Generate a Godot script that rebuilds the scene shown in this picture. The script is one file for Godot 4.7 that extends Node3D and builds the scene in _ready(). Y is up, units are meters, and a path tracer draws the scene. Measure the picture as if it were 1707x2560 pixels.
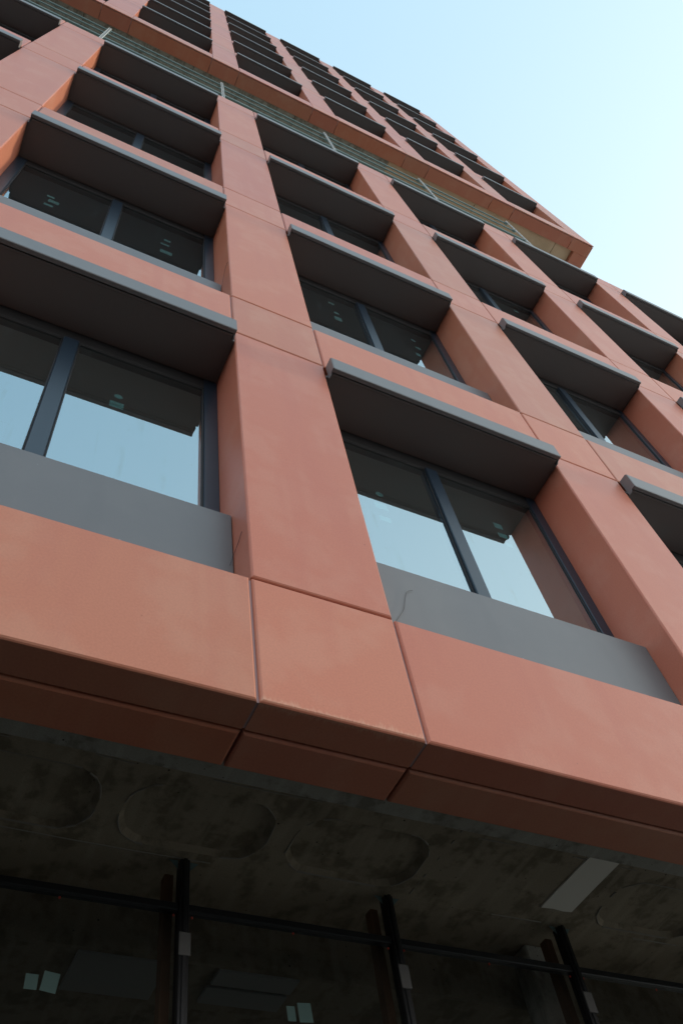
extends Node3D
# A pigmented-concrete office building seen from the pavement, looking up its shaded front.
# x runs along the front, y up, z out of the front; the fascia's lower edge is G above the pavement.

const G := 4.1          # height of the lower fascia edge
const B := 2.874        # bay pitch
const PW := 0.75        # pier width
const Y1 := 0.802       # sill level above the fascia edge
const H := 3.875        # storey height
const WH := 3.071       # sill to head
const GAP := 0.006      # half a joint
const ZG := -0.375      # glass plane
const ZU := -0.085      # upper block stands back this much

var M := {}
var count := {}
var cache := {}
var building: Node3D
var rng := RandomNumberGenerator.new()

# ---------------------------------------------------------------- helpers
func numbered(called: String) -> String:
	var n: int = count.get(called, 0)
	count[called] = n + 1
	return called if n == 0 else "%s_%03d" % [called, n]

func tag(o: Node, label: String, category: String, group := "") -> Node:
	o.set_meta("label", label)
	o.set_meta("category", category)
	if group != "":
		o.set_meta("group", group)
	return o

func begin() -> SurfaceTool:
	var st := SurfaceTool.new()
	st.begin(Mesh.PRIMITIVE_TRIANGLES)
	return st

# a flat polygon whose normal points away from "inside"
func poly(st: SurfaceTool, pts: Array, inside: Vector3) -> void:
	var mid := Vector3.ZERO
	for p in pts:
		mid += p
	mid /= pts.size()
	var n := Vector3.ZERO
	for k in pts.size():
		var a: Vector3 = pts[k]
		var b: Vector3 = pts[(k + 1) % pts.size()]
		n += (a - mid).cross(b - mid)
	if n.length() < 1e-12:
		return
	n = n.normalized()
	var q := pts.duplicate()
	if n.dot(mid - inside) < 0:
		q.reverse()
		n = -n
	for k in range(1, q.size() - 1):
		for p in [q[0], q[k + 1], q[k]]:
			st.set_normal(n)
			st.add_vertex(p)

# a box whose twelve edges are chamfered by c
func cbox(st: SurfaceTool, lo: Vector3, hi: Vector3, c := 0.0) -> void:
	var mid := (lo + hi) / 2
	var h := (hi - lo) / 2
	c = minf(c, minf(h.x, minf(h.y, h.z)) * 0.9)
	var at := func(axis: int, s: Vector3) -> Vector3:
		var v := Vector3.ZERO
		for k in 3:
			v[k] = mid[k] + s[k] * (h[k] if k == axis else h[k] - c)
		return v
	for a in 3:
		var b := (a + 1) % 3
		var d := (a + 2) % 3
		for sa in [-1.0, 1.0]:
			var face := []
			for w in [[-1.0, -1.0], [1.0, -1.0], [1.0, 1.0], [-1.0, 1.0]]:
				var s := Vector3.ZERO
				s[a] = sa
				s[b] = w[0]
				s[d] = w[1]
				face.append(at.call(a, s))
			poly(st, face, mid)
			if c <= 0.0:
				continue
			for sb in [-1.0, 1.0]:
				var s0 := Vector3.ZERO
				s0[a] = sa
				s0[b] = sb
				s0[d] = -1
				var s1 := s0
				s1[d] = 1
				poly(st, [at.call(a, s0), at.call(a, s1), at.call(b, s1), at.call(b, s0)], mid)
	if c > 0.0:
		for sx in [-1.0, 1.0]:
			for sy in [-1.0, 1.0]:
				for sz in [-1.0, 1.0]:
					var s := Vector3(sx, sy, sz)
					poly(st, [at.call(0, s), at.call(1, s), at.call(2, s)], mid)

# a cast panel: front face at z 0, chamfered all round its front, d deep; x 0..w, y 0..h
func panel_mesh(w: float, h: float, d: float, c: float) -> ArrayMesh:
	var key := "panel %.4f %.4f %.4f %.4f" % [w, h, d, c]
	if not cache.has(key):
		var st := begin()
		var mid := Vector3(w / 2, h / 2, -d / 2)
		var r := func(i: float, z: float) -> Array:
			return [Vector3(i, i, z), Vector3(w - i, i, z), Vector3(w - i, h - i, z), Vector3(i, h - i, z)]
		var f: Array = r.call(c, 0.0)
		var f2: Array = r.call(c * 0.35, -c * 0.45)
		var m: Array = r.call(0.0, -c)
		var b: Array = r.call(0.0, -d)
		poly(st, f, mid)
		poly(st, b, mid)
		for k in 4:
			var n := (k + 1) % 4
			poly(st, [f[k], f[n], f2[n], f2[k]], mid)
			poly(st, [f2[k], f2[n], m[n], m[k]], mid)
			poly(st, [m[k], m[n], b[n], b[k]], mid)
		cache[key] = st.commit()
	return cache[key]

# a (z, y) outline run along x from x0 to x1
func prism(st: SurfaceTool, outline: PackedVector2Array, x0: float, x1: float, inset := 0.0) -> void:
	var n := outline.size()
	var mid2 := Vector2.ZERO
	for p in outline:
		mid2 += p / n
	var sign_ := 1.0 if Geometry2D.is_polygon_clockwise(outline) else -1.0
	for k in n:
		var a := outline[k]
		var b := outline[(k + 1) % n]
		var e := (b - a).normalized()
		var out := Vector2(-e.y, e.x) * sign_
		var c := (a + b) / 2
		poly(st, [Vector3(x0, a.y, a.x), Vector3(x1, a.y, a.x), Vector3(x1, b.y, b.x), Vector3(x0, b.y, b.x)], Vector3((x0 + x1) / 2, c.y - out.y, c.x - out.x))
	var tri := Geometry2D.triangulate_polygon(outline)
	for k in range(0, tri.size(), 3):
		for x in [x0, x1]:
			var pts := []
			for j in 3:
				var p := outline[tri[k + j]]
				pts.append(Vector3(x, p.y, p.x))
			poly(st, pts, Vector3((x0 + x1) / 2, pts[0].y, pts[0].z))

func tube(st: SurfaceTool, path: Array, r: float, sides := 8) -> void:
	var rings := []
	for k in path.size():
		var t: Vector3 = (path[mini(k + 1, path.size() - 1)] - path[maxi(k - 1, 0)]).normalized()
		var u := t.cross(Vector3(0.31, 0.2, 0.93)).normalized()
		var v := t.cross(u)
		var ring := []
		for s in sides:
			var a := TAU * s / sides
			ring.append([path[k] + (u * cos(a) + v * sin(a)) * r, u * cos(a) + v * sin(a)])
		rings.append(ring)
	for k in rings.size() - 1:
		for s in sides:
			var a = rings[k][s]
			var b = rings[k][(s + 1) % sides]
			var c = rings[k + 1][(s + 1) % sides]
			var d = rings[k + 1][s]
			var flip: bool = (b[0] - a[0]).cross(d[0] - a[0]).dot(a[1]) < 0
			for p in ([a, b, c, a, c, d] if flip else [a, c, b, a, d, c]):
				st.set_normal(p[1])
				st.add_vertex(p[0])
	for e in [0, rings.size() - 1]:
		var pts := []
		for p in rings[e]:
			pts.append(p[0])
		poly(st, pts, path[1] if e == 0 else path[path.size() - 2])

func obj(called: String, mesh: Mesh, m: Material, parent: Node = self, at := Vector3.ZERO) -> MeshInstance3D:
	var o := MeshInstance3D.new()
	o.mesh = mesh
	o.material_override = m
	o.position = at
	o.name = numbered(called) if parent == self or parent == building else called
	parent.add_child(o, true)
	return o

func box_obj(called: String, lo: Vector3, hi: Vector3, c: float, m: Material, parent: Node = self) -> MeshInstance3D:
	var st := begin()
	cbox(st, lo, hi, c)
	return obj(called, st.commit(), m, parent)

func struct(o: Node) -> Node:
	o.set_meta("kind", "structure")
	return o

# ---------------------------------------------------------------- materials
func lin(r: float, g: float, b: float) -> Color:
	return Color(r, g, b).linear_to_srgb()

func noise(s: int, freq: float, oct := 4) -> FastNoiseLite:
	var n := FastNoiseLite.new()
	n.seed = s
	n.noise_type = FastNoiseLite.TYPE_SIMPLEX_SMOOTH
	n.frequency = freq
	n.fractal_octaves = oct
	return n

func field(s: int, freq: float, oct: int, w: int, h: int, size: int) -> Image:
	var i := noise(s, freq, oct).get_seamless_image(w, h)
	i.convert(Image.FORMAT_L8)
	if w != size or h != size:
		i.resize(size, size, Image.INTERPOLATE_CUBIC)
	return i

# colour texture from three tones: base, blotches, streaks plus grain and specks
func mottled(s: int, size: int, base: Vector3, blot: Vector3, streak: Vector3, kb: float, ks: float, kg: float, specks: int, speck: Vector3, f := 1.0) -> ImageTexture:
	var a := field(s, 0.0045 * f, 5, size, size, size)
	var b := field(s + 1, 0.012 * f, 3, size, size / 8, size)
	var c := field(s + 2, 0.25, 2, size, size, size)
	var d := field(s + 3, 0.02 * f, 4, size, size, size)
	var img := Image.create(size, size, false, Image.FORMAT_RGB8)
	var da := a.get_data()
	var db := b.get_data()
	var dc := c.get_data()
	var dd := d.get_data()
	var out := PackedByteArray()
	out.resize(size * size * 3)
	for k in size * size:
		var u := smoothstep(0.42, 0.72, da[k] / 255.0 * 0.7 + dd[k] / 255.0 * 0.3) * kb
		var v := smoothstep(0.5, 0.85, db[k] / 255.0) * ks
		var g := 1.0 + (dc[k] / 255.0 - 0.5) * kg
		var col := base.lerp(blot, u).lerp(streak, v) * g
		var q := Color(col.x, col.y, col.z).linear_to_srgb()
		out[k * 3] = int(clampf(q.r, 0, 1) * 255)
		out[k * 3 + 1] = int(clampf(q.g, 0, 1) * 255)
		out[k * 3 + 2] = int(clampf(q.b, 0, 1) * 255)
	img = Image.create_from_data(size, size, false, Image.FORMAT_RGB8, out)
	var r := RandomNumberGenerator.new()
	r.seed = s
	var sc := Color(speck.x, speck.y, speck.z).linear_to_srgb()
	for k in specks:
		var w := 1 + int(r.randf() * r.randf() * 3)
		img.fill_rect(Rect2i(r.randi() % size, r.randi() % size, w, w), sc)
	img.generate_mipmaps()
	return ImageTexture.create_from_image(img)

func tri(m: StandardMaterial3D, metres: float, off := Vector3.ZERO) -> StandardMaterial3D:
	m.uv1_triplanar = true
	m.uv1_world_triplanar = true
	m.uv1_triplanar_sharpness = 8.0
	m.uv1_scale = Vector3.ONE / metres
	m.uv1_offset = off
	return m

func mat(name_: String, c: Color, rough: float, metal := 0.0, spec := 0.5) -> StandardMaterial3D:
	var m := StandardMaterial3D.new()
	m.resource_name = name_
	m.albedo_color = c
	m.roughness = rough
	m.metallic = metal
	m.metallic_specular = spec
	M[name_] = m
	return m

func bump(m: StandardMaterial3D, s: int, freq: float, cm: float) -> void:
	var n := field(s, freq, 4, 512, 512, 512)
	n.convert(Image.FORMAT_RGB8)
	m.heightmap_enabled = true
	m.heightmap_texture = ImageTexture.create_from_image(n)
	m.heightmap_scale = cm

func materials() -> void:
	# pigmented concrete: brick-pink with paler lime bloom
	var red := mottled(11, 1024, Vector3(0.53, 0.19, 0.118), Vector3(0.55, 0.228, 0.15), Vector3(0.51, 0.175, 0.112), 0.7, 0.6, 0.13, 60, Vector3(0.4, 0.14, 0.09))
	var tints := [Color(1, 1, 1), Color(0.98, 0.955, 0.965), Color(0.965, 0.99, 0.985), Color(1.0, 0.975, 0.94)]
	for k in 4:
		var m := mat("red_concrete_%d" % k, tints[k], 0.4, 0.0, 0.38)
		m.albedo_texture = red
		tri(m, 3.7, Vector3(0.13 * k, 0.29 * k, 0.07 * k))
		bump(m, 31, 0.06, 0.05)
	# one panel with lime bloom run down to its lower edge
	var bl := mat("bloomed_concrete", Color.WHITE, 0.45, 0.0, 0.38)
	bl.albedo_texture = bloomed(red)
	tri(bl, 0.8025, Vector3(0.02, -G / 0.8025, 0))
	mat("sealant", lin(0.36, 0.24, 0.24), 0.8)
	# grey powder-coated aluminium
	var metal := mottled(41, 512, Vector3(0.142, 0.141, 0.144), Vector3(0.153, 0.152, 0.154), Vector3(0.132, 0.131, 0.135), 0.6, 0.5, 0.03, 20, Vector3(0.3, 0.3, 0.3))
	var g := mat("grey_coating", Color.WHITE, 0.42, 0.0, 0.5)
	g.albedo_texture = metal
	tri(g, 2.3)
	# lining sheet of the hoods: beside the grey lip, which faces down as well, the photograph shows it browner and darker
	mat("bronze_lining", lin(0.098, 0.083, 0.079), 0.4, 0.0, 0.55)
	mat("anthracite", lin(0.013, 0.027, 0.045), 0.34, 0.0, 0.55)
	mat("gasket", lin(0.012, 0.012, 0.013), 0.6)
	# solar-control glass: a half mirror over a dim room
	var glass := mat("solar_glass", Color(0.90, 0.98, 1.0, 0.55), 0.015, 1.0)
	glass.transparency = BaseMaterial3D.TRANSPARENCY_ALPHA
	glass.metallic = 1.0
	dusty(glass)
	tri(glass, 2.45)
	# smoked lobby glass
	var w := Image.create(4, 4, false, Image.FORMAT_RGB8)
	w.fill(Color.WHITE)
	var clear := mat("lobby_glass", Color(0.07, 0.085, 0.08, 0.5), 0.03)
	clear.transparency = BaseMaterial3D.TRANSPARENCY_ALPHA
	clear.albedo_texture = ImageTexture.create_from_image(w)
	mat("label_paper", lin(0.11, 0.3, 0.29), 0.7)
	mat("notice_paper", lin(0.26, 0.42, 0.39), 0.8)
	# raw concrete
	var raw := mottled(71, 1024, Vector3(0.36, 0.345, 0.3), Vector3(0.21, 0.195, 0.16), Vector3(0.46, 0.45, 0.4), 0.9, 0.45, 0.25, 260, Vector3(0.03, 0.03, 0.028), 2.0)
	var rc := mat("raw_concrete", Color.WHITE, 0.85, 0.0, 0.3)
	rc.albedo_texture = raw
	tri(rc, 2.6)
	bump(rc, 33, 0.03, 0.3)
	var inner := mat("stained_shaded_concrete", lin(0.78, 0.68, 0.57), 0.85, 0.0, 0.3)  # brown stain, also darkened to stand for light falling off inward
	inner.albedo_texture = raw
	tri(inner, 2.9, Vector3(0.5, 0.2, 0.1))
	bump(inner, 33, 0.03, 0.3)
	var ply := mat("formwork_concrete", Color.WHITE, 0.8, 0.0, 0.3)
	ply.albedo_texture = mottled(91, 512, Vector3(0.6, 0.43, 0.29), Vector3(0.49, 0.35, 0.23), Vector3(0.66, 0.49, 0.34), 0.8, 0.5, 0.12, 60, Vector3(0.1, 0.08, 0.06))
	tri(ply, 4.3)
	mat("grey_tape", lin(0.09, 0.087, 0.083), 0.7)
	mat("pale_panel", lin(0.3, 0.3, 0.28), 0.9)
	mat("pale_mortar", lin(0.26, 0.235, 0.2), 0.9)
	mat("filler_board", lin(0.72, 0.68, 0.6), 0.9)
	var wood := mat("timber", Color.WHITE, 0.75)
	wood.albedo_texture = mottled(101, 256, Vector3(0.11, 0.052, 0.024), Vector3(0.085, 0.04, 0.018), Vector3(0.135, 0.068, 0.03), 0.8, 0.8, 0.2, 10, Vector3(0.1, 0.05, 0.02))
	tri(wood, 0.7)
	mat("black_steel", lin(0.012, 0.012, 0.013), 0.4, 0.0, 0.5)
	mat("galvanised", lin(0.16, 0.24, 0.24), 0.4, 0.3)
	mat("white_steel", lin(0.42, 0.44, 0.43), 0.5)
	mat("wire", lin(0.015, 0.015, 0.02), 0.5)
	mat("red_clip", lin(0.55, 0.05, 0.03), 0.5)
	mat("interior", lin(0.28, 0.31, 0.32), 0.9)
	mat("roofing", lin(0.2, 0.2, 0.2), 0.9)
	var pale := mat("bounce_paving", Color.WHITE, 0.9, 0.0, 0.3)
	pale.albedo_texture = mottled(131, 512, Vector3(0.5, 0.49, 0.47), Vector3(0.44, 0.43, 0.41), Vector3(0.55, 0.54, 0.51), 0.8, 0.3, 0.15, 100, Vector3(0.2, 0.2, 0.2))
	tri(pale, 5.0)
	var pav := mat("asphalt", Color.WHITE, 0.9, 0.0, 0.3)
	pav.albedo_texture = mottled(121, 512, Vector3(0.05, 0.049, 0.047), Vector3(0.042, 0.042, 0.041), Vector3(0.06, 0.058, 0.056), 0.8, 0.3, 0.25, 200, Vector3(0.06, 0.06, 0.06))
	tri(pav, 5.0)

# building dust on the panes: run-off streaks, smears and spots of grey film over the mirror
func dusty(m: StandardMaterial3D) -> void:
	var size := 1024
	var streak := field(501, 0.02, 3, size, size / 16, size).get_data()
	var patch := field(502, 0.006, 4, size, size, size).get_data()
	var fine := field(503, 0.05, 4, size, size, size).get_data()
	var col := PackedByteArray()
	var met := PackedByteArray()
	col.resize(size * size * 3)
	met.resize(size * size)
	for k in size * size:
		var a := smoothstep(0.62, 0.95, streak[k] / 255.0) * smoothstep(0.35, 0.75, patch[k] / 255.0)
		var b := smoothstep(0.68, 0.9, fine[k] / 255.0) * smoothstep(0.5, 0.8, patch[k] / 255.0)
		var d := clampf(a * 0.035 + b * 0.035 + 0.006, 0, 0.5)
		met[k] = int((1.0 - d) * 255)
		var v := Color.WHITE.lerp(Color(0.93, 0.92, 0.9), clampf(d * 9.0, 0, 1))
		col[k * 3] = int(v.r * 255)
		col[k * 3 + 1] = int(v.g * 255)
		col[k * 3 + 2] = int(v.b * 255)
	var ci := Image.create_from_data(size, size, false, Image.FORMAT_RGB8, col)
	var mi := Image.create_from_data(size, size, false, Image.FORMAT_L8, met)
	var r := RandomNumberGenerator.new()
	r.seed = 55
	for k in 70:
		var x := r.randi() % size
		var y := r.randi() % size
		var n := 1 + r.randi() % 3
		mi.fill_rect(Rect2i(x, y, n, n), Color(0.85, 0.85, 0.85))
		ci.fill_rect(Rect2i(x, y, n, n), Color(0.85, 0.85, 0.82))
	m.albedo_texture = ImageTexture.create_from_image(ci)
	m.metallic_texture = ImageTexture.create_from_image(mi)
	m.metallic_texture_channel = BaseMaterial3D.TEXTURE_CHANNEL_RED

func bloomed(base: ImageTexture) -> ImageTexture:
	var size := 512
	var img := base.get_image().duplicate()
	img.clear_mipmaps()
	img = img.get_region(Rect2i(100, 300, 222, 222))
	img.resize(size, size, Image.INTERPOLATE_CUBIC)
	var runs := noise(301, 0.06, 3)
	var grit := noise(302, 0.2, 2)
	for x in size:
		var reach := 6.0 + 46.0 * pow(clampf(runs.get_noise_1d(x) * 0.5 + 0.5, 0, 1), 2.2) * (0.6 + 0.8 * clampf(runs.get_noise_1d(x * 0.11 + 900) + 0.4, 0, 1))
		for y in range(size - 70, size - 8):
			var up := size - 8 - y
			var a := 0.62 * (1.0 - smoothstep(reach * 0.25, reach, up)) * clampf(0.75 + grit.get_noise_2d(x, y * 0.25), 0, 1)
			if a > 0.0:
				img.set_pixel(x, y, img.get_pixel(x, y).lerp(lin(0.62, 0.36, 0.25), a))
	return ImageTexture.create_from_image(img)

func red(k: int) -> Material:
	return M["red_concrete_%d" % (absi(k) % 4)]

# ---------------------------------------------------------------- sky
func sky_panorama(sun: Vector3) -> ImageTexture:
	var w := 512
	var h := 256
	var img := Image.create(w, h, false, Image.FORMAT_RGBF)
	for j in h:
		var up := PI / 2 - (j + 0.5) / h * PI
		for i in w:
			var around := ((i + w / 4.0 + 0.5) / w - 0.5) * TAU
			var d := Vector3(cos(around) * cos(up), sin(up), sin(around) * cos(up))
			var y := maxf(d.y, 0.0)
			var ang := rad_to_deg(acos(clampf(d.dot(sun), -1, 1)))
			var zen := Vector3(0.33, 0.63, 0.88)
			var hor := Vector3(1.82, 1.9, 1.98)
			var c := zen.lerp(hor, pow(1.0 - y, 1.6))
			c += Vector3(0.95, 0.83, 0.62) * exp(-ang / 36.0) * 1.75
			c += Vector3(1.5, 0.8, 0.25) * exp(-ang / 40.0) * pow(1.0 - y, 4.0) * 1.3
			img.set_pixel(i, j, Color(c.x, c.y, c.z))
	return ImageTexture.create_from_image(img)

# ---------------------------------------------------------------- parts of the building
func make_window() -> Node3D:
	# origin at the left jamb on sill level, front plane of the piers at z 0
	var w := B - PW + 2 * GAP
	var win := Node3D.new()
	var top := 2.86          # underside of the hood
	var st := begin()
	for x in [0.0, w - 0.1]:
		cbox(st, Vector3(x, 0.5, ZG - 0.06), Vector3(x + 0.1, top, ZG + 0.018), 0.004)
	cbox(st, Vector3(0.1, 0.5, ZG - 0.06), Vector3(w - 0.1, 0.62, ZG + 0.014), 0.004)
	obj("frame", st.commit(), M.anthracite, win)
	box_obj("head_rail", Vector3(0.1, top - 0.16, ZG - 0.06), Vector3(w - 0.1, top, ZG + 0.014), 0.004, M.gasket, win)
	box_obj("mullion", Vector3(w / 2 - 0.053, 0.62, ZG - 0.06), Vector3(w / 2 + 0.053, top - 0.16, ZG + 0.03), 0.004, M.anthracite, win)
	for s in [0, 1]:
		var x0 := 0.1 if s == 0 else w / 2 + 0.053
		var x1 := w / 2 - 0.053 if s == 0 else w - 0.1
		var gs := begin()
		var z0 := ZG
		poly(gs, [Vector3(x0, 0.62, z0), Vector3(x1, 0.62, z0), Vector3(x1, top - 0.16, z0), Vector3(x0, top - 0.16, z0)], Vector3(w / 2, 1, -9))
		obj("glass_pane", gs.commit(), M.solar_glass, win)
		var ks := begin()
		for r in [[x0, 0.62, x0 + 0.012, top - 0.16], [x1 - 0.012, 0.62, x1, top - 0.16], [x0 + 0.012, top - 0.172, x1 - 0.012, top - 0.16]]:
			cbox(ks, Vector3(r[0], r[1], ZG + 0.001), Vector3(r[2], r[3], ZG + 0.009), 0.002)
		obj("gasket", ks.commit(), M.gasket, win)
	# grey apron panel in front of the glass foot, with a ledge back to the frame
	var ap := begin()
	cbox(ap, Vector3(0.004, -0.1, -0.215), Vector3(w - 0.004, 0.793, -0.19), 0.004)
	cbox(ap, Vector3(0.004, 0.765, ZG + 0.02), Vector3(w - 0.004, 0.7925, -0.216), 0.003)
	obj("apron_panel", ap.commit(), M.grey_coating, win)
	return win

func make_hood() -> Node3D:
	# origin at the left jamb on sill level
	var w := B - PW + 2 * GAP
	var hood := Node3D.new()
	var y0 := 2.848
	var y1 := 3.060
	var x0 := 0.026
	var x1 := w - 0.026
	var st := begin()
	prism(st, PackedVector2Array([Vector2(0.095, y0 + 0.006), Vector2(0.095, y1 - 0.014), Vector2(0.09, y1 - 0.004), Vector2(0.08, y1), Vector2(0.002, y1), Vector2(0.002, y0 + 0.03), Vector2(0.058, y0 + 0.03), Vector2(0.06, y0), Vector2(0.09, y0)]), x0, x1)
	obj("front_fascia", st.commit(), M.grey_coating, hood)
	var un := begin()
	cbox(un, Vector3(x0 + 0.004, y0 + 0.008, ZG + 0.0185), Vector3(x1 - 0.004, y0 + 0.05, 0.05), 0.001)
	cbox(un, Vector3(0.003, y0 + 0.0135, ZG - 0.06), Vector3(w - 0.003, y0 + 0.049, 0.001), 0.001)
	cbox(un, Vector3(x0 + 0.012, y0 + 0.0, 0.035), Vector3(x1 - 0.012, y0 + 0.02, 0.05), 0.003)
	obj("underside", un.commit(), M.bronze_lining, hood)
	for x in [x0 - 0.008, x1]:
		var ca := begin()
		prism(ca, PackedVector2Array([Vector2(0.093, y0 + 0.008), Vector2(0.093, y1 - 0.014), Vector2(0.08, y1 - 0.002), Vector2(0.003, y1 - 0.002), Vector2(0.003, y0 - 0.012), Vector2(0.03, y0 - 0.012), Vector2(0.055, y0 + 0.01)]), x, x + 0.008)
		obj("end_cap", ca.commit(), M.grey_coating, hood)
	return hood

func put(proto: Node3D, called: String, at: Vector3) -> Node3D:
	var o: Node3D = proto.duplicate()
	o.name = numbered(called)
	building.add_child(o)
	o.position = at
	return o

# one block of the grid: piers i0..i1, rows of windows, lower edge at y, front at z
func block(y: float, z: float, i0: int, i1: int, rows: int, win: Node3D, hood: Node3D, lip := 0.165) -> Dictionary:
	var wins := {}
	var seal := begin()
	var pw := PW - 2 * GAP
	var bw := B - PW - 2 * GAP
	var ch := 0.011
	var last := Y1 + (rows - 1) * H + WH
	var cuts := [0.0]
	for n in rows:
		cuts.append(Y1 + n * H)
		cuts.append(Y1 + n * H + WH)
	cuts.append(last + 0.68)
	for i in range(i0, i1 + 1):
		var x := i * B
		for k in cuts.size() - 1:
			var h: float = cuts[k + 1] - cuts[k] - 2 * GAP
			var d := lip if k == 0 else 0.37
			obj("pier_panel", panel_mesh(pw, h, d, ch), red(i * 3 + k * 5 + (i * k) % 3), building, Vector3(x + GAP, y + cuts[k] + GAP, z))
			if i == 0 and k == 0 and y < G + 1.0:
				(building.get_child(-1) as MeshInstance3D).material_override = M.bloomed_concrete
			if k > 0:
				cbox(seal, Vector3(x + 0.02, y + cuts[k] - 0.02, z - 0.2), Vector3(x + PW - 0.02, y + cuts[k] + 0.02, z - 0.022))
		if i == i1:
			continue
		for k in range(0, cuts.size() - 1, 2):
			var h: float = cuts[k + 1] - cuts[k] - 2 * GAP
			obj("spandrel_panel", panel_mesh(bw, h, lip if k == 0 else 0.165, ch), red(i * 7 + k * 3 + 1), building, Vector3(x + PW + GAP, y + cuts[k] + GAP, z))
			for xx in [x + PW, x + B]:
				cbox(seal, Vector3(xx - 0.02, y + cuts[k] + 0.008, z - 0.16), Vector3(xx + 0.02, y + cuts[k + 1] - 0.012, z - 0.016))
		for n in rows:
			wins[Vector2i(i, n)] = put(win, "window", Vector3(x + PW - GAP, y + Y1 + n * H, z))
			put(hood, "window_hood", Vector3(x + PW - GAP, y + Y1 + n * H, z))
	# soffit panels behind the fascia, pier by pier and bay by bay
	for i in range(i0, i1 + 1):
		for s in [0, 1]:
			if s == 1 and i == i1:
				continue
			var x0 := i * B + (GAP if s == 0 else PW + GAP)
			var x1 := i * B + (PW - GAP if s == 0 else B - GAP)
			var deep := 0.385 - lip - 0.015
			var o := obj("soffit_panel", panel_mesh(x1 - x0, deep, 0.12, ch if lip > 0.1 else 0.006), red(i * 5 + s * 2), building)
			o.rotation.x = PI / 2
			o.position = Vector3(x0, y + 0.001, z - 0.385)
	cbox(seal, Vector3(i0 * B + 0.02, y + 0.035, z - 0.36), Vector3(i1 * B + PW - 0.02, y + 0.1, z - 0.022))
	var so := obj("joint_sealant", seal.commit(), M.sealant, building)
	so.set_meta("kind", "stuff")
	# body behind: floors, back wall, roof
	var xa := i0 * B + 0.05
	var xb := i1 * B + PW - 0.05
	for n in range(0 if y > G + 1.0 else 1, rows + 1):
		var yy: float = y + Y1 + n * H - 0.25 if n < rows else y + last + 0.1
		box_obj("floor_slab", Vector3(xa, yy - 0.25, z - 9.0), Vector3(xb, yy, z - 0.46), 0.0, M.interior, building)
		if n < rows and n > 0:
			box_obj("core_wall", Vector3(xa, yy + 0.003, z - 5.2), Vector3(xb, yy + H - 0.26, z - 5.0), 0.0, M.interior, building)
	return wins

func sticker(win: Node3D, x: float, y: float, w: float, h: float, round_ := false) -> void:
	# x, y in building coordinates; behind the glass
	var p := Vector3(x, y + G, 0) - win.position
	var st := begin()
	var pts := []
	if round_:
		for k in 20:
			pts.append(Vector3(p.x + cos(TAU * k / 20) * w / 2, p.y + sin(TAU * k / 20) * h / 2, ZG - 0.012))
	else:
		pts = [Vector3(p.x - w / 2, p.y - h / 2, ZG - 0.012), Vector3(p.x + w / 2, p.y - h / 2, ZG - 0.012), Vector3(p.x + w / 2, p.y + h / 2, ZG - 0.012), Vector3(p.x - w / 2, p.y + h / 2, ZG - 0.012)]
	poly(st, pts, Vector3(p.x, p.y, -9))
	obj("glazing_label", st.commit(), M.label_paper, win)

func rounded(cx: float, cz: float, w: float, d: float, r: float, wob := 0.0) -> Array:
	var pts := []
	for q in 4:
		var sx := 1.0 if q == 0 or q == 3 else -1.0
		var sz := 1.0 if q < 2 else -1.0
		for k in 7:
			var a := (q + k / 6.0) * PI / 2
			pts.append(Vector3(cx + sx * (w / 2 - r) + cos(a) * r + rng.randf_range(-wob, wob), 0, cz + sz * (d / 2 - r) + sin(a) * r + rng.randf_range(-wob, wob)))
	return pts

# where the ray from the pan's middle through p leaves its slab bay
func rim(p: Vector3, c: float, x0: float, x1: float) -> Vector3:
	var d := p - Vector3(c, 0, -1.125)
	var t := 1e9
	if absf(d.x) > 1e-6:
		t = minf(t, ((x1 if d.x > 0 else x0) - c) / d.x)
	if absf(d.z) > 1e-6:
		t = minf(t, ((-0.806 if d.z > 0 else -1.399) + 1.125) / d.z)
	return Vector3(c, 0, -1.125) + d * t

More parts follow.
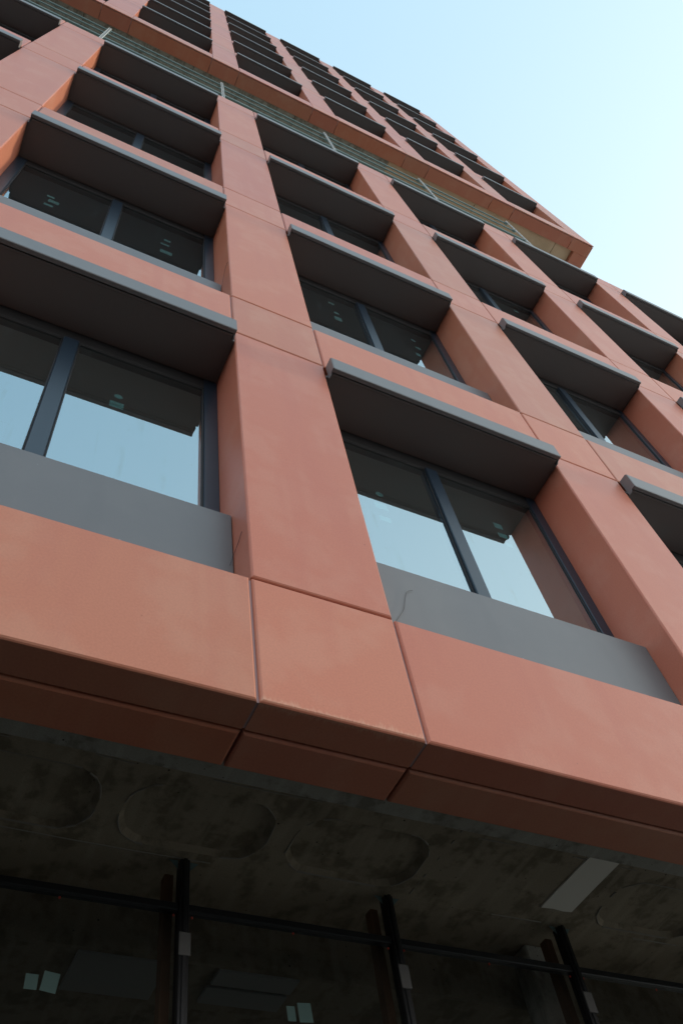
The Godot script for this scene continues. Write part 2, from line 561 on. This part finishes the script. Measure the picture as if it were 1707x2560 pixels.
func lobby() -> void:
	var ys := G + 0.33           # underside of the first floor slab
	var edge := obj("slab_edge_strip", null, M.raw_concrete, building)
	var st := begin()
	cbox(st, Vector3(-9, ys - 0.012, -0.80), Vector3(18, ys + 0.25, -0.3), 0.006)
	edge.mesh = st.commit()
	# slab underside between the edge strip and the glazing, cast round shallow rounded pans
	box_obj("first_floor_slab", Vector3(-9, ys, -8.0), Vector3(18, ys + 0.24, -1.40), 0.0, M.stained_shaded_concrete, building)
	box_obj("first_floor_slab", Vector3(-9, ys + 0.06, -1.3995), Vector3(18, ys + 0.24, -0.805), 0.0, M.stained_shaded_concrete, building)
	var centres := [-1.55, -0.69, 0.17, 1.03, 2.98, 3.84, 4.70]
	for q in [[-9.0, -1.98], [1.46, 2.55], [5.13, 18.0]]:
		box_obj("slab_bay", Vector3(q[0], ys, -1.399), Vector3(q[1], ys + 0.059, -0.806), 0.0, M.stained_shaded_concrete, building)
	for c in centres:
		var x0: float = c - 0.43
		var x1: float = c + 0.43
		var pan := rounded(c, -1.125, 0.74, 0.43, 0.17, 0.004)
		var ps := begin()
		var n := pan.size()
		for k in n:
			var p0: Vector3 = pan[k]
			var p1: Vector3 = pan[(k + 1) % n]
			var o0 := rim(p0, c, x0, x1)
			var o1 := rim(p1, c, x0, x1)
			var up := Vector3(0, ys, 0)
			var ins := Vector3(c, ys + 1, -1.1)
			poly(ps, [p0 + up, p1 + up, o1 + up, o0 + up], ins)
			# corner of the bay where the two rim points lie on different sides
			if absf(o0.x - o1.x) > 1e-4 and absf(o0.z - o1.z) > 1e-4:
				var cx: float = o0.x if absf(absf(o0.x - c) - 0.43) < 1e-4 else o1.x
				var cz: float = o0.z if absf(absf(o0.x - c) - 0.43) > 1e-4 else o1.z
				poly(ps, [o0 + up, o1 + up, Vector3(cx, ys, cz)], ins)
			# sloping wall of the pan
			var q0 := p0.lerp(Vector3(c, 0, -1.125), 0.07) + Vector3(0, ys + 0.032, 0)
			var q1 := p1.lerp(Vector3(c, 0, -1.125), 0.07) + Vector3(0, ys + 0.032, 0)
			poly(ps, [p0 + up, p1 + up, q1, q0], ins + Vector3(0, -0.99, 0) + (p0 - Vector3(c, 0, -1.1)) * 9.0)
			poly(ps, [q0, q1, Vector3(c, ys + 0.034, -1.125)], ins)
		obj("slab_bay", ps.commit(), M.stained_shaded_concrete, building)
		var ls := begin()
		for k in n:
			if rng.randf() < 0.75:
				tube(ls, [pan[k] + Vector3(0, ys - 0.001, 0), pan[(k + 1) % n] + Vector3(0, ys - 0.001, 0)], rng.randf_range(0.002, 0.006), 6)
		obj("mortar_lip", ls.commit(), M.pale_mortar, building).set_meta("kind", "stuff")
	# seams of mortar along the formwork joints
	for s in [[-3.0, -0.82, 1.42, -0.815], [1.47, -0.8, 1.45, -1.36], [1.44, -0.83, 5.0, -0.84], [-3.0, -1.40, 5.0, -1.39]]:
		var path := []
		for k in 25:
			path.append(Vector3(lerpf(s[0], s[2], k / 24.0), ys - 0.001, lerpf(s[1], s[3], k / 24.0) + rng.randf_range(-0.006, 0.006)))
		var ss := begin()
		for k in 24:
			if rng.randf() < 0.4:
				tube(ss, [path[k], path[k + 1]], rng.randf_range(0.002, 0.005), 6)
		obj("mortar_seam", ss.commit(), M.pale_mortar, building).set_meta("kind", "stuff")
	# pale filler strip on the slab
	var fs := begin()
	var f := [Vector3(2.272, 0, -0.767), Vector3(2.34, 0, -0.757), Vector3(2.40, 0, -0.765), Vector3(2.473, 0, -0.76), Vector3(2.462, 0, -1.0), Vector3(2.454, 0, -1.255), Vector3(2.40, 0, -1.262), Vector3(2.33, 0, -1.255), Vector3(2.246, 0, -1.262), Vector3(2.252, 0, -1.12), Vector3(2.258, 0, -1.0), Vector3(2.262, 0, -0.9)]
	var lowf := []
	for p in f:
		lowf.append(p + Vector3(0, ys - 0.008, 0))
	poly(fs, lowf, Vector3(2.36, ys + 1, -1))
	for k in f.size():
		poly(fs, [lowf[k], lowf[(k + 1) % f.size()], lowf[(k + 1) % f.size()] + Vector3(0, 0.02, 0), lowf[k] + Vector3(0, 0.02, 0)], Vector3(2.36, ys, -1))
	obj("filler_strip", fs.commit(), M.filler_board, building)
	# the room behind: beam, wall, column, floor
	box_obj("downstand_beam", Vector3(-9, ys - 0.30, -2.15), Vector3(18, ys - 0.003, -1.755), 0.01, M.stained_shaded_concrete, building)
	box_obj("lobby_wall", Vector3(-9, 0.01, -7.2), Vector3(18, ys - 0.004, -7.0), 0.0, M.interior, building)
	box_obj("lobby_column", Vector3(2.345, 0.01, -1.75), Vector3(2.475, ys - 0.003, -1.6), 0.01, M.raw_concrete, building)
	box_obj("lobby_column", Vector3(-6.2, 0.01, -1.9), Vector3(-5.7, ys - 0.003, -1.5), 0.01, M.raw_concrete, building)
	for q in [[-0.18, 0.265, -2.08, -1.76], [0.52, 0.955, -1.885, -1.76], [0.51, 0.95, -2.05, -1.91]]:
		box_obj("pale_panel", Vector3(q[0], ys - 0.318, q[2]), Vector3(q[1], ys - 0.302, q[3]), 0.003, M.pale_panel, building)  # thin pale panels against the underside of the beam
	# glazed screen
	var scr := Node3D.new()
	scr.name = "lobby_screen"
	building.add_child(scr)
	var yt := G + 0.045
	for k in range(-5, 10):
		var x := 0.2 + 1.13 * k
		var ms := begin()
		cbox(ms, Vector3(x - 0.024, 0.02, -1.44), Vector3(x + 0.024, ys - 0.014, -1.375), 0.004)
		cbox(ms, Vector3(x - 0.010, 0.02, -1.3755), Vector3(x + 0.010, ys - 0.014, -1.366), 0.003)
		obj("mullion", ms.commit(), M.black_steel, scr)
		box_obj("transom", Vector3(x + 0.0245, yt, -1.43), Vector3(x + 1.13 - 0.0245, yt + 0.038, -1.385), 0.004, M.black_steel, scr)
		var gs := begin()
		poly(gs, [Vector3(x + 0.02, 0.3, -1.405), Vector3(x + 1.11, 0.3, -1.405), Vector3(x + 1.11, yt + 0.01, -1.405), Vector3(x + 0.02, yt + 0.01, -1.405)], Vector3(x, 1, -9))
		obj("glass_pane", gs.commit(), M.lobby_glass, scr)
		if k < -2 or k > 3:
			continue
		box_obj("timber_stud", Vector3(x - 0.075, 1.2, -1.52), Vector3(x - 0.03, ys - 0.05, -1.46), 0.003, M.timber, scr)
		box_obj("protective_tape", Vector3(x - 0.028, G - 0.185 - 0.01 * (k % 2), -1.37), Vector3(x + 0.028, G - 0.075, -1.362), 0.002, M.grey_tape, scr)
		for s in [-1.0, 1.0]:
			var bs := begin()
			poly(bs, [Vector3(x + s * 0.03, ys - 0.01, -1.40), Vector3(x + s * 0.075, ys - 0.012, -1.40), Vector3(x + s * 0.03, ys - 0.06, -1.40)], Vector3(x, ys, -9))
			obj("fixing_bracket", bs.commit(), M.galvanised, scr)
		for dx in [-0.045, 0.045, 0.56]:
			var cs := begin()
			cbox(cs, Vector3(x + dx - 0.005, yt - 0.026, -1.404), Vector3(x + dx + 0.005, yt - 0.014, -1.396), 0.003)
			obj("glazing_clip", cs.commit(), M.red_clip, scr)
	# notices stuck to the glass
	for q in [[-0.456, -0.404, -0.325, -0.389, 0.0], [-0.388, -0.322, -0.308, -0.392, -0.12], [0.701, 0.742, -0.325, -0.392, 0.06], [0.757, 0.825, -0.303, -0.39, 0.08]]:
		var ns := begin()
		var cx: float = (q[0] + q[1]) / 2
		var cy: float = (q[2] + q[3]) / 2 + G
		var pts := []
		for w in [[-1, -1], [1, -1], [1, 1], [-1, 1]]:
			var v := Vector2(w[0] * (q[1] - q[0]) / 2, w[1] * absf(q[2] - q[3]) / 2).rotated(q[4])
			pts.append(Vector3(cx + v.x, cy + v.y, -1.41))
		poly(ns, pts, Vector3(cx, cy, -9))
		obj("paper_notice", ns.commit(), M.notice_paper, scr)

func gap_storeys() -> void:
	# two open storeys between the blocks: terrace, recessed wall, slab underside
	var y0 := G + 15.75
	var y1 := G + 6 * H + 0.13
	box_obj("terrace_slab", Vector3(-5.6, y0 - 0.35, -9), Vector3(17.9, y0, -0.2), 0.0, M.raw_concrete, building)
	box_obj("recessed_wall", Vector3(-5.6, y0 + 0.003, -5.2), Vector3(11.5, y1 - 0.004, -5.0), 0.0, M.raw_concrete, building)
	for i in range(-2, 5):
		box_obj("slab_underside", Vector3(i * B - 0.36 + 0.006, y1, -5.0), Vector3(minf(i * B + B - 0.36, 11.73) - 0.006, y1 + 0.2, -0.48), 0.006, M.formwork_concrete if i > 1 else M.raw_concrete, building)
	# red return along the end of the upper block
	for k in 5:
		box_obj("soffit_panel", Vector3(11.735, G + 6 * H + 0.001, -1.96 - 1.5 * k + 0.006), Vector3(12.244, G + 6 * H + 0.16, -0.46 - 1.5 * k - 0.006), 0.012, red(k), building)
	box_obj("end_wall", Vector3(11.9, G + 6 * H + 0.165, -9), Vector3(12.245, G + 6 * H + 24.2, -0.47), 0.0, red(1), building)

func guard_rail() -> void:
	var g := Node3D.new()
	g.name = "guard_rail"
	add_child(g)
	g.position = Vector3(0.38, G + 15.75, -0.5)
	tag(g, "galvanised guard rail of thin tubes and ladder posts in the open storey between the blocks", "guard rail")
	for y in [6.62, 5.85, 4.9]:
		var st := begin()
		tube(st, [Vector3(-6.2, y, 0), Vector3(0, y, 0), Vector3(3 * B + 0.06, y, 0)], 0.02 if y > 5 else 0.032, 10)
		obj("rail", st.commit(), M.galvanised, g)
	for i in range(-2, 4):
		var st := begin()
		for dx in [-0.026, 0.026]:
			cbox(st, Vector3(i * B + dx - 0.008, 0, 0.035), Vector3(i * B + dx + 0.008, 6.7, 0.06), 0.003)
		for k in 28:
			cbox(st, Vector3(i * B - 0.0185, 0.1 + k * 0.24, 0.037), Vector3(i * B + 0.0185, 0.2 + k * 0.24, 0.058), 0.003)
		obj("post", st.commit(), M.white_steel, g)
		for y in [6.62, 5.85, 4.9]:
			var cs := begin()
			cbox(cs, Vector3(i * B - 0.05, y - 0.04, -0.03), Vector3(i * B + 0.045, y + 0.035, 0.034), 0.01)
			obj("coupler", cs.commit(), M.galvanised, g)

func loose_wire(path: Array, label: String) -> void:
	var c := Curve3D.new()
	for k in path.size():
		var t: Vector3 = (path[mini(k + 1, path.size() - 1)] - path[maxi(k - 1, 0)]) / 6
		c.add_point(path[k], -t, t)
	var pts := Array(c.tessellate(3, 6))
	var st := begin()
	tube(st, pts, 0.0014, 6)
	tag(obj("loose_wire", st.commit(), M.wire), label, "wire")

func _ready() -> void:
	rng.seed = 7
	# camera
	var cam := Camera3D.new()
	cam.name = "camera"
	cam.projection = Camera3D.PROJECTION_PERSPECTIVE
	cam.keep_aspect = Camera3D.KEEP_HEIGHT
	cam.fov = 60.107
	cam.near = 0.05
	cam.far = 3000.0
	add_child(cam)
	cam.transform = Transform3D(Basis(Vector3(0.8955213, -0.12748033, 0.42636881), Vector3(-0.29876021, 0.53786599, 0.78831625), Vector3(-0.3298241, -0.83333603, 0.44358441)), Vector3(-1.0562, G - 2.4812, 2.2146))
	cam.current = true
	# sky, sun, exposure
	var sun_dir := Vector3(cos(deg_to_rad(14)) * cos(deg_to_rad(7)), sin(deg_to_rad(14)), cos(deg_to_rad(14)) * sin(deg_to_rad(7)))
	var env := Environment.new()
	env.background_mode = Environment.BG_SKY
	var sky := Sky.new()
	var pano := PanoramaSkyMaterial.new()
	pano.panorama = sky_panorama(sun_dir)
	sky.sky_material = pano
	env.sky = sky
	env.background_energy_multiplier = 0.92
	env.tonemap_mode = Environment.TONE_MAPPER_LINEAR
	env.tonemap_exposure = 1.04
	env.sdfgi_enabled = true
	env.ssao_enabled = true
	env.ssil_enabled = true
	var we := WorldEnvironment.new()
	we.name = "environment"
	we.environment = env
	add_child(we)
	var sun := DirectionalLight3D.new()
	sun.name = "sun"
	sun.light_color = Color(1.0, 0.98, 0.85)
	sun.light_energy = 0.6
	sun.light_angular_distance = 1.0
	sun.shadow_enabled = true
	add_child(sun)
	sun.look_at_from_position(sun_dir * 100.0, Vector3.ZERO, Vector3.UP)

	materials()
	# setting
	var st := begin()
	poly(st, [Vector3(-600, 0, -600), Vector3(600, 0, -600), Vector3(600, 0, 600), Vector3(-600, 0, 600)], Vector3(0, -1, 0))
	struct(obj("ground", st.commit(), M.asphalt))
	# unseen pale yard, added to bounce light up onto the right-hand undersides
	struct(box_obj("bounce_yard", Vector3(6.5, 0.004, -70), Vector3(120, 0.12, 40), 0.01, M.bounce_paving))

	building = Node3D.new()
	building.name = "office_building"
	add_child(building)
	tag(building, "tall office building of pink-red concrete piers with grey hoods over recessed windows", "building")
	var win := make_window()
	var hood := make_hood()
	var wins := block(G, 0.0, -2, 6, 4, win, hood)
	block(G + 6 * H, ZU, -2, 4, 6, win, hood, 0.03)
	win.free()
	hood.free()
	lobby()
	gap_storeys()
	# glazing labels
	var a = wins[Vector2i(-1, 0)]
	sticker(a, -0.675, 2.95, 0.058, 0.058, true)
	sticker(a, -0.678, 2.825, 0.092, 0.085)
	a = wins[Vector2i(0, 0)]
	sticker(a, 1.242, 2.845, 0.06, 0.06, true)
	sticker(a, 1.226, 2.675, 0.1, 0.08)
	sticker(a, 1.228, 2.51, 0.09, 0.06)
	sticker(a, 2.31, 3.0, 0.075, 0.07)
	sticker(a, 2.31, 2.865, 0.085, 0.06)
	sticker(a, 2.33, 2.75, 0.06, 0.05)
	a = wins[Vector2i(-1, 1)]
	sticker(a, -1.659, 6.686, 0.07, 0.06)
	sticker(a, -1.615, 6.56, 0.1, 0.09)
	sticker(a, -1.642, 6.40, 0.085, 0.06)
	sticker(a, -0.488, 6.83, 0.07, 0.06)
	sticker(a, -0.505, 6.67, 0.09, 0.05)
	sticker(a, -0.487, 6.43, 0.12, 0.1)
	a = wins[Vector2i(0, 1)]
	sticker(a, 1.411, 7.04, 0.065, 0.06)
	sticker(a, 1.438, 6.76, 0.06, 0.05)
	sticker(a, 1.433, 6.58, 0.085, 0.11)
	sticker(a, 2.442, 6.93, 0.055, 0.05)
	sticker(a, 2.453, 6.71, 0.07, 0.05)
	sticker(a, 2.403, 6.48, 0.06, 0.08)
	a = wins[Vector2i(1, 2)]
	sticker(a, 5.25, 10.9, 0.09, 0.08)
	# loose things
	guard_rail()
	loose_wire([Vector3(0.905, G + 1.05, -0.183), Vector3(0.967, G + 1.153, -0.182), Vector3(0.993, G + 1.211, -0.183), Vector3(1.016, G + 1.297, -0.183), Vector3(1.035, G + 1.354, -0.182), Vector3(1.054, G + 1.379, -0.183), Vector3(1.085, G + 1.399, -0.183)], "thin black wire trailing over the grey apron panel beside the pier")
	loose_wire([Vector3(-0.02, G + 1.12, -0.185), Vector3(-0.004, G + 1.2, -0.16), Vector3(0.001, G + 1.24, -0.11), Vector3(0.001, G + 1.27, -0.07)], "short thin wire curling on the jamb above the lowest fascia joint")
	loose_wire([Vector3(-0.015, G + 5.2, -0.18), Vector3(0.0, G + 5.45, -0.15), Vector3(0.001, G + 5.62, -0.08), Vector3(0.001, G + 5.64, -0.02)], "thin wire looping over the jamb at the second window row")
